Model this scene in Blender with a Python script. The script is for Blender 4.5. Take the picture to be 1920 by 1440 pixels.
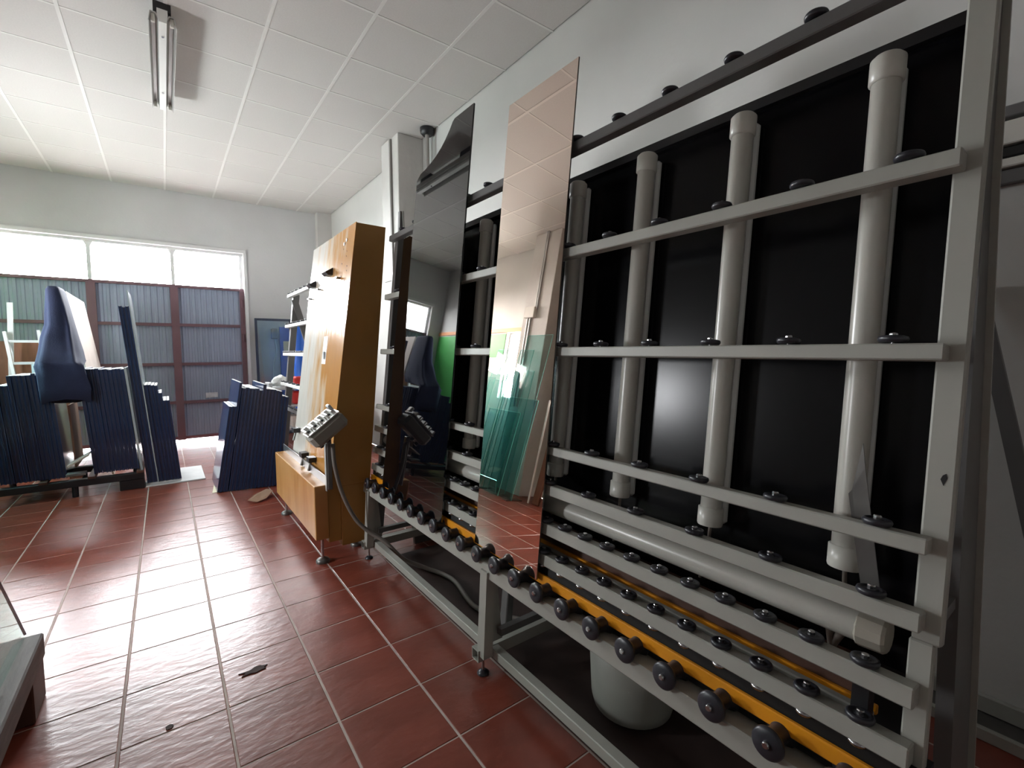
import bpy, bmesh, math, random
from mathutils import Matrix, Vector

rng = random.Random(7)
SC = bpy.context.scene
COL = SC.collection
for _o in list(bpy.data.objects):
    bpy.data.objects.remove(_o)

# ------------------------------------------------------------------ camera
YAW, PITCH, ROLL, FPX = 0.638917, 0.0723849, -0.003849, 875.165
EYE = Vector((0.0, 0.0, 1.395))
_fw = Vector((math.sin(YAW) * math.cos(PITCH), math.cos(YAW) * math.cos(PITCH), -math.sin(PITCH)))
_r = Vector((math.cos(YAW), -math.sin(YAW), 0))
_u = _r.cross(_fw)
_r2 = _r * math.cos(ROLL) + _u * math.sin(ROLL)
_u2 = -_r * math.sin(ROLL) + _u * math.cos(ROLL)
cam = bpy.data.cameras.new('camera')
cam.sensor_fit = 'HORIZONTAL'
cam.sensor_width = 36.0
cam.lens = FPX / 1920.0 * 36.0
cam.clip_start = 0.02
camo = bpy.data.objects.new('camera', cam)
COL.objects.link(camo)
camo.matrix_world = Matrix(((_r2.x, _u2.x, -_fw.x, EYE.x), (_r2.y, _u2.y, -_fw.y, EYE.y), (_r2.z, _u2.z, -_fw.z, EYE.z), (0, 0, 0, 1)))
SC.camera = camo

# ------------------------------------------------------------------ world, daylight, exposure
W = bpy.data.worlds.new('overcast_sky')
SC.world = W
W.use_nodes = True
_bg = W.node_tree.nodes['Background']
_bg.inputs[0].default_value = (0.97, 0.97, 1.0, 1)
_bg.inputs[1].default_value = 120.0
SC.view_settings.view_transform = 'Standard'
SC.view_settings.look = 'None'
SC.view_settings.gamma = 1.0
SC.view_settings.use_curve_mapping = False
SC.view_settings.exposure = -0.22
SC.cycles.use_denoising = True
SC.cycles.max_bounces = 10
SC.cycles.diffuse_bounces = 6
SC.cycles.glossy_bounces = 6
SC.cycles.transparent_max_bounces = 24
SC.cycles.sample_clamp_indirect = 30.0


def portal(name, loc, rot, sx, sy):
    """marks a window opening so that the sky is sampled through it; gives off no light of its own"""
    l = bpy.data.lights.new(name, 'AREA')
    l.shape = 'RECTANGLE'
    l.size = sx
    l.size_y = sy
    l.cycles.is_portal = True
    o = bpy.data.objects.new(name, l)
    COL.objects.link(o)
    o.location = loc
    o.rotation_euler = rot


# room (metres; the camera stands over x = y = 0)
XL, XR, YB, YF, ZC = -2.16, 2.45, 8.73, -3.4, 3.77
portal('sky_portal_transom', (-0.40, YB + 0.02, 2.655), (-math.pi / 2, 0, 0), 2.98, 0.56)
portal('sky_portal_near', (XL, 3.525, 1.60), (0, -math.pi / 2, 0), 0.55, 0.55)
portal('sky_portal_side', (XL + 0.0, 6.12, 1.85), (0, -math.pi / 2, 0), 1.10, 0.44)

# ------------------------------------------------------------------ helpers
TH = math.radians(6.0)
P6 = Vector((1.07, 0, 0.5))
# frame space: (off, y, s) = depth behind the glass plane, along the line, up the lean
FRM = Matrix.Translation(P6) @ Matrix.Rotation(TH, 4, 'Y')


def FL(off, y, s):
    return FRM @ Vector((off, y, s))


def lin(c):
    return tuple(((v / 255.0) / 12.92 if v / 255.0 <= 0.04045 else ((v / 255.0 + 0.055) / 1.055) ** 2.4) for v in c)


def rgba(c):
    return (c[0], c[1], c[2], 1.0)


MATS = {}


def mat(name, col, rough=0.5, metal=0.0, var=0.0, vs=4.0, bump=0.0, bs=60.0, ior=1.5, stretch=None, rvar=0.0, col2=None, perobj=0.0):
    """procedural principled material; col is an sRGB triple 0-255"""
    if name in MATS:
        return MATS[name]
    m = bpy.data.materials.new(name)
    m.use_nodes = True
    nt = m.node_tree
    b = nt.nodes['Principled BSDF']
    c = lin(col)
    b.inputs['Base Color'].default_value = rgba(c)
    b.inputs['Roughness'].default_value = rough
    b.inputs['Metallic'].default_value = metal
    b.inputs['IOR'].default_value = ior
    if var or bump or rvar or col2:
        tc = nt.nodes.new('ShaderNodeTexCoord')
        vec = tc.outputs['Object']
        if stretch:
            mp = nt.nodes.new('ShaderNodeMapping')
            mp.inputs['Scale'].default_value = stretch
            nt.links.new(vec, mp.inputs['Vector'])
            vec = mp.outputs['Vector']
    if var or col2:
        n = nt.nodes.new('ShaderNodeTexNoise')
        n.inputs['Scale'].default_value = vs
        n.inputs['Detail'].default_value = 5
        nt.links.new(vec, n.inputs['Vector'])
        cr = nt.nodes.new('ShaderNodeValToRGB')
        cr.color_ramp.elements[0].position = 0.32
        cr.color_ramp.elements[1].position = 0.68
        lo = tuple(v * (1 - var) for v in c)
        hi = lin(col2) if col2 else tuple(min(1, v * (1 + var)) for v in c)
        cr.color_ramp.elements[0].color = rgba(lo)
        cr.color_ramp.elements[1].color = rgba(hi)
        nt.links.new(n.outputs['Fac'], cr.inputs['Fac'])
        out = cr.outputs['Color']
        if perobj:
            oi = nt.nodes.new('ShaderNodeObjectInfo')
            hsv = nt.nodes.new('ShaderNodeHueSaturation')
            mr = nt.nodes.new('ShaderNodeMapRange')
            mr.inputs['To Min'].default_value = 1 - perobj
            mr.inputs['To Max'].default_value = 1 + perobj
            nt.links.new(oi.outputs['Random'], mr.inputs['Value'])
            nt.links.new(mr.outputs['Result'], hsv.inputs['Value'])
            nt.links.new(out, hsv.inputs['Color'])
            out = hsv.outputs['Color']
        nt.links.new(out, b.inputs['Base Color'])
        if rvar:
            mr = nt.nodes.new('ShaderNodeMapRange')
            mr.inputs['To Min'].default_value = max(0, rough - rvar)
            mr.inputs['To Max'].default_value = min(1, rough + rvar)
            nt.links.new(n.outputs['Fac'], mr.inputs['Value'])
            nt.links.new(mr.outputs['Result'], b.inputs['Roughness'])
    if bump:
        n2 = nt.nodes.new('ShaderNodeTexNoise')
        n2.inputs['Scale'].default_value = bs
        n2.inputs['Detail'].default_value = 3
        nt.links.new(vec, n2.inputs['Vector'])
        bp = nt.nodes.new('ShaderNodeBump')
        bp.inputs['Strength'].default_value = 1.0
        bp.inputs['Distance'].default_value = bump
        nt.links.new(n2.outputs['Fac'], bp.inputs['Height'])
        nt.links.new(bp.outputs['Normal'], b.inputs['Normal'])
    MATS[name] = m
    return m


def glass(name, tint, ior=1.45, refl=(1, 1, 1)):
    """thin sheet glass: tinted pass-through plus a fresnel reflection"""
    if name in MATS:
        return MATS[name]
    m = bpy.data.materials.new(name)
    m.use_nodes = True
    nt = m.node_tree
    nt.nodes.remove(nt.nodes['Principled BSDF'])
    o = nt.nodes['Material Output']
    t = nt.nodes.new('ShaderNodeBsdfTransparent')
    t.inputs[0].default_value = rgba(tint)
    g = nt.nodes.new('ShaderNodeBsdfGlossy')
    g.inputs['Roughness'].default_value = 0.02
    g.inputs['Color'].default_value = rgba(refl)
    f = nt.nodes.new('ShaderNodeFresnel')
    f.inputs['IOR'].default_value = ior
    mx = nt.nodes.new('ShaderNodeMixShader')
    ge_ = nt.nodes.new('ShaderNodeNewGeometry')
    k_ = nt.nodes.new('ShaderNodeMath')
    k_.operation = 'MULTIPLY'
    i_ = nt.nodes.new('ShaderNodeMath')
    i_.operation = 'SUBTRACT'
    i_.inputs[0].default_value = 1.0
    nt.links.new(ge_.outputs['Backfacing'], i_.inputs[1])
    nt.links.new(f.outputs[0], k_.inputs[0])
    nt.links.new(i_.outputs[0], k_.inputs[1])
    nt.links.new(k_.outputs[0], mx.inputs[0])
    nt.links.new(t.outputs[0], mx.inputs[1])
    nt.links.new(g.outputs[0], mx.inputs[2])
    nt.links.new(mx.outputs[0], o.inputs['Surface'])
    MATS[name] = m
    return m


class MB:
    """collects simple solids; build() links them as one mesh object"""

    def __init__(self, xf=None):
        self.v, self.f, self.s = [], [], []
        self.xf = xf

    def _add(self, vs, fs, smooth=False):
        k = len(self.v)
        for p in vs:
            p = Vector(p)
            self.v.append(self.xf @ p if self.xf is not None else p)
        for f in fs:
            self.f.append(tuple(i + k for i in f))
            self.s.append(smooth)
        return self

    def box(self, x0, x1, y0, y1, z0, z1):
        return self._add([(x0, y0, z0), (x1, y0, z0), (x1, y1, z0), (x0, y1, z0), (x0, y0, z1), (x1, y0, z1), (x1, y1, z1), (x0, y1, z1)],
                         [(0, 3, 2, 1), (4, 5, 6, 7), (0, 1, 5, 4), (1, 2, 6, 5), (2, 3, 7, 6), (3, 0, 4, 7)])

    def cbox(self, x0, x1, y0, y1, z0, z1, c=0.004):
        """box with chamfered edges"""
        c = min(c, (x1 - x0) * .45, (y1 - y0) * .45, (z1 - z0) * .45)
        bm = bmesh.new()
        vs = [bm.verts.new(p) for p in [(x0, y0, z0), (x1, y0, z0), (x1, y1, z0), (x0, y1, z0), (x0, y0, z1), (x1, y0, z1), (x1, y1, z1), (x0, y1, z1)]]
        for f in [(0, 3, 2, 1), (4, 5, 6, 7), (0, 1, 5, 4), (1, 2, 6, 5), (2, 3, 7, 6), (3, 0, 4, 7)]:
            bm.faces.new([vs[i] for i in f])
        bmesh.ops.bevel(bm, geom=bm.edges[:], offset=c, segments=1, affect='EDGES', profile=0.5)
        bm.verts.index_update()
        self._add([v.co.copy() for v in bm.verts], [tuple(v.index for v in f.verts) for f in bm.faces])
        bm.free()
        return self

    def prism(self, poly, a0, a1, axis='y'):
        """poly: 2-D outline; axis y: (x, z) pairs, axis x: (y, z), axis z: (x, y)"""
        def p(q, a):
            return (q[0], a, q[1]) if axis == 'y' else ((a, q[0], q[1]) if axis == 'x' else (q[0], q[1], a))
        n = len(poly)
        vs = [p(q, a0) for q in poly] + [p(q, a1) for q in poly]
        fs = [tuple(range(n))[::-1], tuple(range(n, 2 * n))] + [(i, (i + 1) % n, n + (i + 1) % n, n + i) for i in range(n)]
        return self._add(vs, fs)

    def lathe(self, prof, p0, d, seg=24, smooth=True, cap=True):
        """prof: [(radius, distance along d)]"""
        d = Vector(d).normalized()
        a = d.orthogonal().normalized()
        b = d.cross(a)
        p0 = Vector(p0)
        vs, fs = [], []
        for r, h in prof:
            for i in range(seg):
                t = 2 * math.pi * i / seg
                vs.append(p0 + d * h + (a * math.cos(t) + b * math.sin(t)) * r)
        for j in range(len(prof) - 1):
            for i in range(seg):
                k = (i + 1) % seg
                fs.append((j * seg + i, j * seg + k, (j + 1) * seg + k, (j + 1) * seg + i))
        self._add(vs, fs, smooth)
        if cap:
            n = len(prof)
            self._add([vs[i] for i in range(seg)], [tuple(range(seg))[::-1]])
            self._add([vs[(n - 1) * seg + i] for i in range(seg)], [tuple(range(seg))])
        return self

    def cyl(self, p0, p1, r, seg=20, r2=None, smooth=True):
        p0, p1 = Vector(p0), Vector(p1)
        return self.lathe([(r, 0), (r if r2 is None else r2, (p1 - p0).length)], p0, p1 - p0, seg, smooth)

    def tube(self, pts, r, seg=10, sub=6):
        """round tube along a smoothed polyline"""
        P = [Vector(p) for p in pts]
        if len(P) > 2 and sub > 1:
            Q = []
            for i in range(len(P) - 1):
                a, b, c, e = P[max(i - 1, 0)], P[i], P[i + 1], P[min(i + 2, len(P) - 1)]
                for k in range(sub):
                    t = k / sub
                    Q.append(0.5 * ((2 * b) + (c - a) * t + (2 * a - 5 * b + 4 * c - e) * t * t + (3 * b - a - 3 * c + e) * t ** 3))
            Q.append(P[-1])
            P = Q
        vs, fs = [], []
        ref = None
        for i, p in enumerate(P):
            d = (P[min(i + 1, len(P) - 1)] - P[max(i - 1, 0)]).normalized()
            if ref is None:
                ref = d.orthogonal().normalized()
            a = (ref - d * ref.dot(d)).normalized()
            ref = a
            b = d.cross(a)
            for k in range(seg):
                t = 2 * math.pi * k / seg
                vs.append(p + (a * math.cos(t) + b * math.sin(t)) * r)
        for i in range(len(P) - 1):
            for k in range(seg):
                q = (k + 1) % seg
                fs.append((i * seg + k, i * seg + q, (i + 1) * seg + q, (i + 1) * seg + k))
        fs.append(tuple(range(seg))[::-1])
        fs.append(tuple((len(P) - 1) * seg + k for k in range(seg)))
        return self._add(vs, fs, True)

    def bar(self, p0, p1, w, h, up=(0, 0, 1)):
        """square bar from p0 to p1; w across, h along up"""
        p0, p1 = Vector(p0), Vector(p1)
        d = (p1 - p0).normalized()
        up = Vector(up)
        a = d.cross(up).normalized()
        b = a.cross(d).normalized()
        vs = []
        for p in (p0, p1):
            for sa, sb in ((-1, -1), (1, -1), (1, 1), (-1, 1)):
                vs.append(p + a * (w / 2 * sa) + b * (h / 2 * sb))
        return self._add(vs, [(0, 1, 2, 3), (7, 6, 5, 4), (0, 4, 5, 1), (1, 5, 6, 2), (2, 6, 7, 3), (3, 7, 4, 0)])

    def mesh(self, name, m, inv=None):
        me = bpy.data.meshes.new(name)
        vs = [tuple(inv @ p) if inv is not None else tuple(p) for p in self.v]
        me.from_pydata(vs, [], self.f)
        me.polygons.foreach_set('use_smooth', self.s)
        me.materials.append(m)
        me.update()
        bm = bmesh.new()
        bm.from_mesh(me)
        bmesh.ops.recalc_face_normals(bm, faces=bm.faces[:])
        bm.to_mesh(me)
        bm.free()
        return me

    def build(self, name, m, parent=None):
        """solids were given in world space; the object keeps its parent's space"""
        inv = INV.get(parent.name) if parent is not None else None
        if parent is not None and inv is None:
            inv = Matrix()
        o = bpy.data.objects.new(name, self.mesh(name, m, inv))
        COL.objects.link(o)
        if parent is not None:
            o.parent = parent
            INV[o.name] = inv
        return o


INV = {}


def tag(o, label, cat, group=None):
    o['label'] = label
    o['category'] = cat
    if group:
        o['group'] = group
    return o


def thing(name, label, cat, loc=(0, 0, 0), group=None, rot=None):
    o = bpy.data.objects.new(name, None)
    o.empty_display_size = 0.05
    COL.objects.link(o)
    o.location = loc
    M = Matrix.Translation(Vector(loc))
    if rot is not None:
        o.rotation_euler = rot
        from mathutils import Euler
        M = M @ Euler(rot).to_matrix().to_4x4()
    INV[o.name] = M.inverted()
    if label:
        tag(o, label, cat, group)
    return o


def inst(name, me, parent, M):
    """a part sharing mesh data, placed by world matrix M"""
    o = bpy.data.objects.new(name, me)
    COL.objects.link(o)
    if parent is not None:
        o.parent = parent
        inv = INV[parent.name]
        o.matrix_local = inv @ M
    else:
        o.matrix_local = M
    return o


def solo(mb, name, m, label, cat, group=None, loc=None):
    """a thing that is one mesh, with its origin at loc"""
    if loc is None:
        xs = [p.x for p in mb.v]
        ys = [p.y for p in mb.v]
        zs = [p.z for p in mb.v]
        loc = ((min(xs) + max(xs)) / 2, (min(ys) + max(ys)) / 2, min(zs))
    M = Matrix.Translation(Vector(loc))
    o = bpy.data.objects.new(name, mb.mesh(name, m, M.inverted()))
    o.location = loc
    COL.objects.link(o)
    return tag(o, label, cat, group)


def struct(o):
    o['kind'] = 'structure'
    return o


def sempty(name, loc=(0, 0, 0)):
    o = thing(name, None, None, loc)
    o['kind'] = 'structure'
    return o


# ------------------------------------------------------------------ materials
M_wall = mat('wall_paint', (196, 196, 192), 0.75, var=0.05, vs=1.3, bump=0.0012, bs=35)
M_wallb = mat('wall_paint_back', (196, 196, 196), 0.75, var=0.04, vs=1.5, bump=0.001, bs=35)
M_pillar = mat('pillar_paint', (196, 194, 190), 0.75, var=0.06, vs=3, bump=0.002, bs=25)
M_ceil = mat('ceiling_panel', (206, 203, 199), 0.9, var=0.03, vs=90, bump=0.0006, bs=260, perobj=0.015)
M_runner = mat('ceiling_runner', (222, 220, 216), 0.6)
M_grout = mat('grout', (186, 170, 162), 0.8, var=0.15, vs=9)
M_tile = mat('terracotta_tile', (126, 60, 46), 0.31, var=0.16, vs=5, bump=0.0022, bs=20, rvar=0.05, ior=1.58, perobj=0.05, stretch=(0.6, 1.3, 1))
M_paint = mat('grey_machine_paint', (164, 164, 156), 0.42, var=0.04, vs=5, bump=0.0002, bs=40)
M_paintd = mat('dark_grey_machine_paint', (98, 97, 96), 0.45, var=0.05, vs=5)
M_rubber = mat('dark_rubber', (44, 45, 52), 0.35, var=0.12, vs=14)
M_chrome = mat('zinc_bolt', (190, 190, 192), 0.25, 1.0)
M_black = mat('black_backing', (10, 10, 13), 0.22, var=0.1, vs=2, ior=1.3)
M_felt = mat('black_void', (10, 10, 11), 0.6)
M_blackg = mat('black_glass', (7, 7, 10), 0.02, ior=1.72)
M_mirror = mat('bronze_mirror', (244, 228, 216), 0.0, 1.0)
M_mirredge = mat('mirror_edge', (70, 62, 56), 0.15)
M_pvc = mat('grey_pvc', (188, 186, 178), 0.28, var=0.05, vs=4, stretch=(1, 1, 0.3))
M_pvcw = mat('white_pvc', (208, 206, 198), 0.3, var=0.03, vs=6)
M_batten = mat('batten_enamel', (206, 208, 206), 0.22, var=0.03, vs=5)
M_alu = mat('aluminium', (196, 198, 202), 0.32, 1.0, var=0.06, vs=6)
M_alup = mat('aluminium_dull', (198, 200, 200), 0.45, 0.6)
M_yellow = mat('yellow_machine_paint', (172, 126, 62), 0.38, var=0.10, vs=3.5, bump=0.0004, bs=14, stretch=(1, 1, 0.4))
M_orange = mat('orange_guard_paint', (226, 148, 30), 0.35, var=0.10, vs=6)
M_steel = mat('worn_steel', (120, 118, 116), 0.4, 0.8, var=0.15, vs=8)
M_door = mat('blue_grey_corrugated', (146, 156, 176), 0.55, var=0.05, vs=2)  # lightened: the bright haze over the door is put into the colour
M_doorp = mat('red_oxide_post', (112, 84, 92), 0.55, var=0.08, vs=4)  # red muted by the haze put into the colour
M_winf = mat('white_window_frame', (214, 214, 214), 0.5)
M_unit = mat('hazed_dark_glass_edge', (40, 60, 96), 0.12, var=0.2, vs=9, stretch=(1, 1, 0.2))  # blue lens haze is put into the glass colour
M_seal = mat('hazed_black_sealant', (30, 42, 70), 0.4, var=0.2, vs=20)  # turned navy by the same blue haze put into the colour
M_cloth = mat('navy_blanket', (30, 38, 66), 0.9, var=0.14, vs=5, bump=0.002, bs=120)
M_board = mat('pale_board', (200, 188, 178), 0.7, var=0.05, vs=4)
M_card = mat('cardboard', (150, 116, 96), 0.8, var=0.1, vs=5)
M_wood = mat('grey_wood', (106, 99, 97), 0.7, var=0.2, vs=6, bump=0.002, bs=20, stretch=(6, 1, 6))
M_woodb = mat('brown_wood', (118, 76, 54), 0.6, var=0.18, vs=5, stretch=(5, 5, 0.8))
M_woodd = mat('dark_brown_wood', (84, 56, 44), 0.6, var=0.2, vs=5)
M_foam = mat('white_foam', (226, 228, 226), 0.8, var=0.04, vs=8)
M_paper = mat('cream_paper', (220, 208, 180), 0.8, var=0.05, vs=6)
M_blue = mat('blue_plastic', (36, 92, 186), 0.3, var=0.1, vs=4)
M_red = mat('red_plastic', (196, 44, 40), 0.4, var=0.1, vs=6)
M_green = mat('green_paint', (74, 176, 84), 0.6, var=0.08, vs=2)
M_trimo = mat('orange_trim', (226, 150, 96), 0.6)
M_cable = mat('grey_hose', (116, 109, 102), 0.45)
M_cabw = mat('white_cable', (206, 206, 202), 0.5)
M_dark = mat('dark_plastic', (30, 30, 33), 0.4)
M_concrete = mat('concrete', (88, 87, 85), 0.85, var=0.1, vs=2)
M_bucket = mat('white_bucket', (158, 160, 152), 0.4, var=0.1, vs=4)
M_housing = mat('grey_housing', (146, 144, 136), 0.4, var=0.05, vs=8)
M_white = mat('white_enamel', (226, 226, 222), 0.3)
G_clear = glass('clear_glass', (0.86, 0.95, 0.92))
G_teal = glass('teal_glass', (0.84, 0.94, 0.935))
G_win = glass('window_glass', (0.97, 0.98, 0.98), 1.3)
M_edge = mat('pale_glass_edge', (168, 180, 182), 0.2)

# ------------------------------------------------------------------ room shell
floor = struct(MB().box(XL, XR, YF, YB + 0.25, -0.12, -0.0016).build('floor', M_grout))
INV[floor.name] = Matrix()


def proj(p):
    d = Vector(p) - EYE
    z = d.dot(_fw)
    if z < 0.05:
        return None
    return 960 + FPX * d.dot(_r2) / z, 720 - FPX * d.dot(_u2) / z, z


TX, TY, TX0, TY0 = 0.33, 0.32835, -0.1934, 3.698


def tile_mesh(w, d):
    i = 0.0022
    return MB()._add([(-w, -d, -0.011), (w, -d, -0.011), (w, d, -0.011), (-w, d, -0.011), (-w, -d, -0.0012), (w, -d, -0.0012), (w, d, -0.0012), (-w, d, -0.0012),
                      (-w + i, -d + i, 0), (w - i, -d + i, 0), (w - i, d - i, 0), (-w + i, d - i, 0)],
                     [(0, 1, 5, 4), (1, 2, 6, 5), (2, 3, 7, 6), (3, 0, 4, 7), (4, 5, 9, 8), (5, 6, 10, 9), (6, 7, 11, 10), (7, 4, 8, 11), (8, 9, 10, 11)])


GX, GY = 0.0042, 0.0028
full = tile_mesh(TX / 2 - GX, TY / 2 - GY).mesh('floor_tile', M_tile)
cells = []
for c in range(-7, 9):
    for r in range(-22, 17):
        x0, x1 = TX0 + c * TX, TX0 + (c + 1) * TX
        y0, y1 = TY0 + r * TY, TY0 + (r + 1) * TY
        cx0, cx1, cy0, cy1 = max(x0, XL), min(x1, XR), max(y0, YF), min(y1, YB + 0.2)
        if cx1 - cx0 < 0.02 or cy1 - cy0 < 0.02:
            continue
        q = proj(((cx0 + cx1) / 2, (cy0 + cy1) / 2, 0))
        seen = q is not None and -60 < q[0] < 1980 and q[1] < 1500
        hid = cx0 > 1.25 or (cx0 > 0.75 and cy0 > 3.1) or (cx1 < -0.3 and cy0 > 6.3)
        d2 = (cx0 ** 2 + cy0 ** 2) + (0 if seen else 1e4) + (300 if hid else 0)
        cells.append((d2, seen, cx0, cx1, cy0, cy1))
cells.sort()
rest = MB()
for i, (d2, seen, a, b, c, d) in enumerate(cells):
    w, h = (b - a) / 2 - GX, (d - c) / 2 - GY
    if seen and i < 300:
        me = full if abs(w - (TX / 2 - GX)) < 1e-4 and abs(h - (TY / 2 - GY)) < 1e-4 else tile_mesh(w, h).mesh('floor_tile', M_tile)
        inst('floor_tile', me, floor, Matrix.Translation(((a + b) / 2, (c + d) / 2, 0)))
    else:
        t = tile_mesh(w, h)
        rest._add([p + Vector(((a + b) / 2, (c + d) / 2, 0)) for p in t.v], t.f)
ro = rest.build('floor_tile_rest', M_tile, floor)
ro['kind'] = 'stuff'

ceiling = struct(MB().box(XL - 0.1, XR + 0.1, YF - 0.1, YB + 0.25, ZC + 0.03, ZC + 0.14).build('ceiling', M_felt))
INV[ceiling.name] = Matrix()
CX = [XL] + [0.115 + 0.6 * k for k in range(-3, 4)] + [XR]
CY = [YF] + [5.19 + 0.607 * k for k in range(-14, 6)] + [YB]
pm = MB().box(-0.29, 0.29, -0.2935, 0.2935, 0, 0.015).mesh('ceiling_panel', M_ceil)
for i in range(len(CX) - 1):
    for j in range(len(CY) - 1):
        w, h = CX[i + 1] - CX[i], CY[j + 1] - CY[j]
        me = pm if abs(w - 0.6) < 1e-4 and abs(h - 0.607) < 1e-4 else MB().box(-w / 2 + 0.01, w / 2 - 0.01, -h / 2 + 0.01, h / 2 - 0.01, 0, 0.015).mesh('ceiling_panel', M_ceil)
        inst('ceiling_panel', me, ceiling, Matrix.Translation(((CX[i] + CX[i + 1]) / 2, (CY[j] + CY[j + 1]) / 2, ZC + 0.002)))
for x in CX[1:-1]:
    MB().box(x - 0.012, x + 0.012, YF, YB, ZC - 0.001, ZC + 0.03).build('ceiling_runner', M_runner, ceiling)
for y in CY[1:-1]:
    MB().box(XL, XR, y - 0.009, y + 0.009, ZC, ZC + 0.03).build('ceiling_runner', M_runner, ceiling)

DX0, DX1, DZ = -1.89, 1.09, 2.96    # opening in the back wall
wb = MB()
wb.box(XL - 0.25, DX0, YB, YB + 0.25, 0, ZC + 0.1).box(DX1, XR + 0.25, YB, YB + 0.25, 0, ZC + 0.1).box(DX0, DX1, YB, YB + 0.25, DZ, ZC + 0.1)
wall_back = struct(wb.build('wall_back', M_wallb))
INV[wall_back.name] = Matrix()
MB().box(2.215, XR, YB - 0.16, YB, 0, ZC).build('pillar', M_pillar, wall_back)
wall_right = struct(MB().box(XR, XR + 0.25, YF - 0.25, YB + 0.25, 0, ZC + 0.1).build('wall_right', M_wall))
INV[wall_right.name] = Matrix()
pil = MB().cbox(2.15, XR, 4.97, 5.41, 0, ZC, 0.006).build('pillar', M_pillar, wall_right)
MB().box(2.128, 2.15, 5.13, 5.165, 0.8, ZC - 0.02).build('conduit', mat('conduit_grey', (120, 116, 112), 0.5), pil)  # conduit in one flat mid grey
MB().box(2.133, 2.15, 5.165, 5.40, 2.2, ZC - 0.01).build('cover_strip', M_pillar, pil)

wl = MB()
LW = (5.90, 6.34, 1.30, 2.40)       # window in the left wall: y0 y1 z0 z1
NW = (3.25, 3.80, 1.325, 1.875)    # smaller window nearer the camera
wl.box(XL - 0.2, XL, YF - 0.25, NW[0], 0, ZC + 0.1).box(XL - 0.2, XL, NW[1], LW[0], 0, ZC + 0.1)
wl.box(XL - 0.2, XL, NW[0], NW[1], 0, NW[2]).box(XL - 0.2, XL, NW[0], NW[1], NW[3], ZC + 0.1)
wl.box(XL - 0.2, XL, LW[1], YB + 0.25, 0, ZC + 0.1)
wl.box(XL - 0.2, XL, LW[0], LW[1], 0, LW[2]).box(XL - 0.2, XL, LW[0], LW[1], LW[3], ZC + 0.1)
wall_left = struct(wl.build('wall_left', M_wall))
INV[wall_left.name] = Matrix()
lp = MB().cbox(XL, -1.80, 4.93, 5.50, 0, ZC, 0.006).build('pillar', M_pillar, wall_left)
for (yc, za_, zb_) in ((5.19, 2.62, ZC), (5.225, 2.62, ZC), (5.30, 1.2, 2.5), (5.36, 1.2, 2.5)):
    MB().cyl((-1.785, yc, za_), (-1.785, yc, zb_), 0.012).build('conduit', M_alup, lp)
MB().cbox(-1.80, -1.74, 5.19, 5.41, 2.49, 2.65, 0.006).build('junction_box', M_pvcw, lp)
gw = MB()
gw.prism([(LW[1] + 0.03, 1.98), (LW[1] + 0.03, 2.38), (YB, 2.38), (YB, 0.0), (7.25, 0.0), (7.25, 1.98)], XL, XL + 0.006, 'x')
gw.build('painted_dado', M_green, wall_left)
MB().box(XL, XL + 0.02, 5.50, YB, 2.405, 2.47).build('trim_strip', M_trimo, wall_left)
wf = MB().box(XL - 0.2, XR + 0.2, YF - 0.25, YF, 0, ZC + 0.1)
wall_front = struct(wf.build('wall_front', M_wall))

# outside ground seen by the light that comes under and over the door
struct(MB().box(-25, 25, YB + 0.25, 45, -0.2, -0.03).build('outside_ground', M_concrete))

# ------------------------------------------------------------------ transom windows
w1 = sempty('window_1', ((DX0 + DX1) / 2, YB + 0.1, 2.38))
MX = [DX0 + 0.03, -0.785, 0.16, DX1 - 0.03]
for i in range(3):
    MB().box(MX[i] + 0.01, MX[i + 1] - 0.01, YB + 0.10, YB + 0.106, 2.40, 2.93).build('pane', G_win, w1)
MB().box(DX0, DX1, YB + 0.06, YB + 0.14, 2.925, DZ).build('top_rail', M_winf, w1)
MB().box(DX0, DX1, YB + 0.06, YB + 0.14, 2.365, 2.405).build('bottom_rail', M_doorp, w1)
for i, x in enumerate(MX):
    MB().box(x - 0.022, x + 0.022, YB + 0.07, YB + 0.13, 2.40, 2.93).build('mullion', M_winf, w1)
    if 0 < i < 3:
        MB().prism([(x - 0.05, 2.925), (x + 0.05, 2.925), (x + 0.02, 2.86), (x - 0.02, 2.86)], YB + 0.08, YB + 0.12, 'y').build('corner_bracket', M_winf, w1)
tr = struct(MB().box(DX0 - 0.03, DX1 + 0.04, YB - 0.03, YB + 0.02, DZ, DZ + 0.05).build('trim_1', M_winf))
struct(MB().box(DX1, DX1 + 0.045, YB - 0.02, YB + 0.02, 0, DZ).build('trim_2', M_winf))

# corrugated metal door, three leaves wide
dr = sempty('door_1', ((DX0 + DX1) / 2, YB + 0.08, 0))


def corrugated(x0, x1, z0, z1, y):
    prof = []
    n = max(1, round((x1 - x0) / 0.075))
    p = (x1 - x0) / n
    for i in range(n):
        a = x0 + i * p
        prof += [(a, 0), (a + p * 0.40, 0), (a + p * 0.5, 0.010), (a + p * 0.9, 0.010)]
    prof.append((x1, 0))
    vs, fs = [], []
    for x, d in prof:
        vs += [(x, y + d, z0), (x, y + d, z1), (x, y + d + 0.003, z0), (x, y + d + 0.003, z1)]
    for i in range(len(prof) - 1):
        k = 4 * i
        fs += [(k, k + 4, k + 5, k + 1), (k + 2, k + 3, k + 7, k + 6), (k, k + 2, k + 6, k + 4), (k + 1, k + 5, k + 7, k + 3)]
    return MB()._add(vs, fs)


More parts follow.
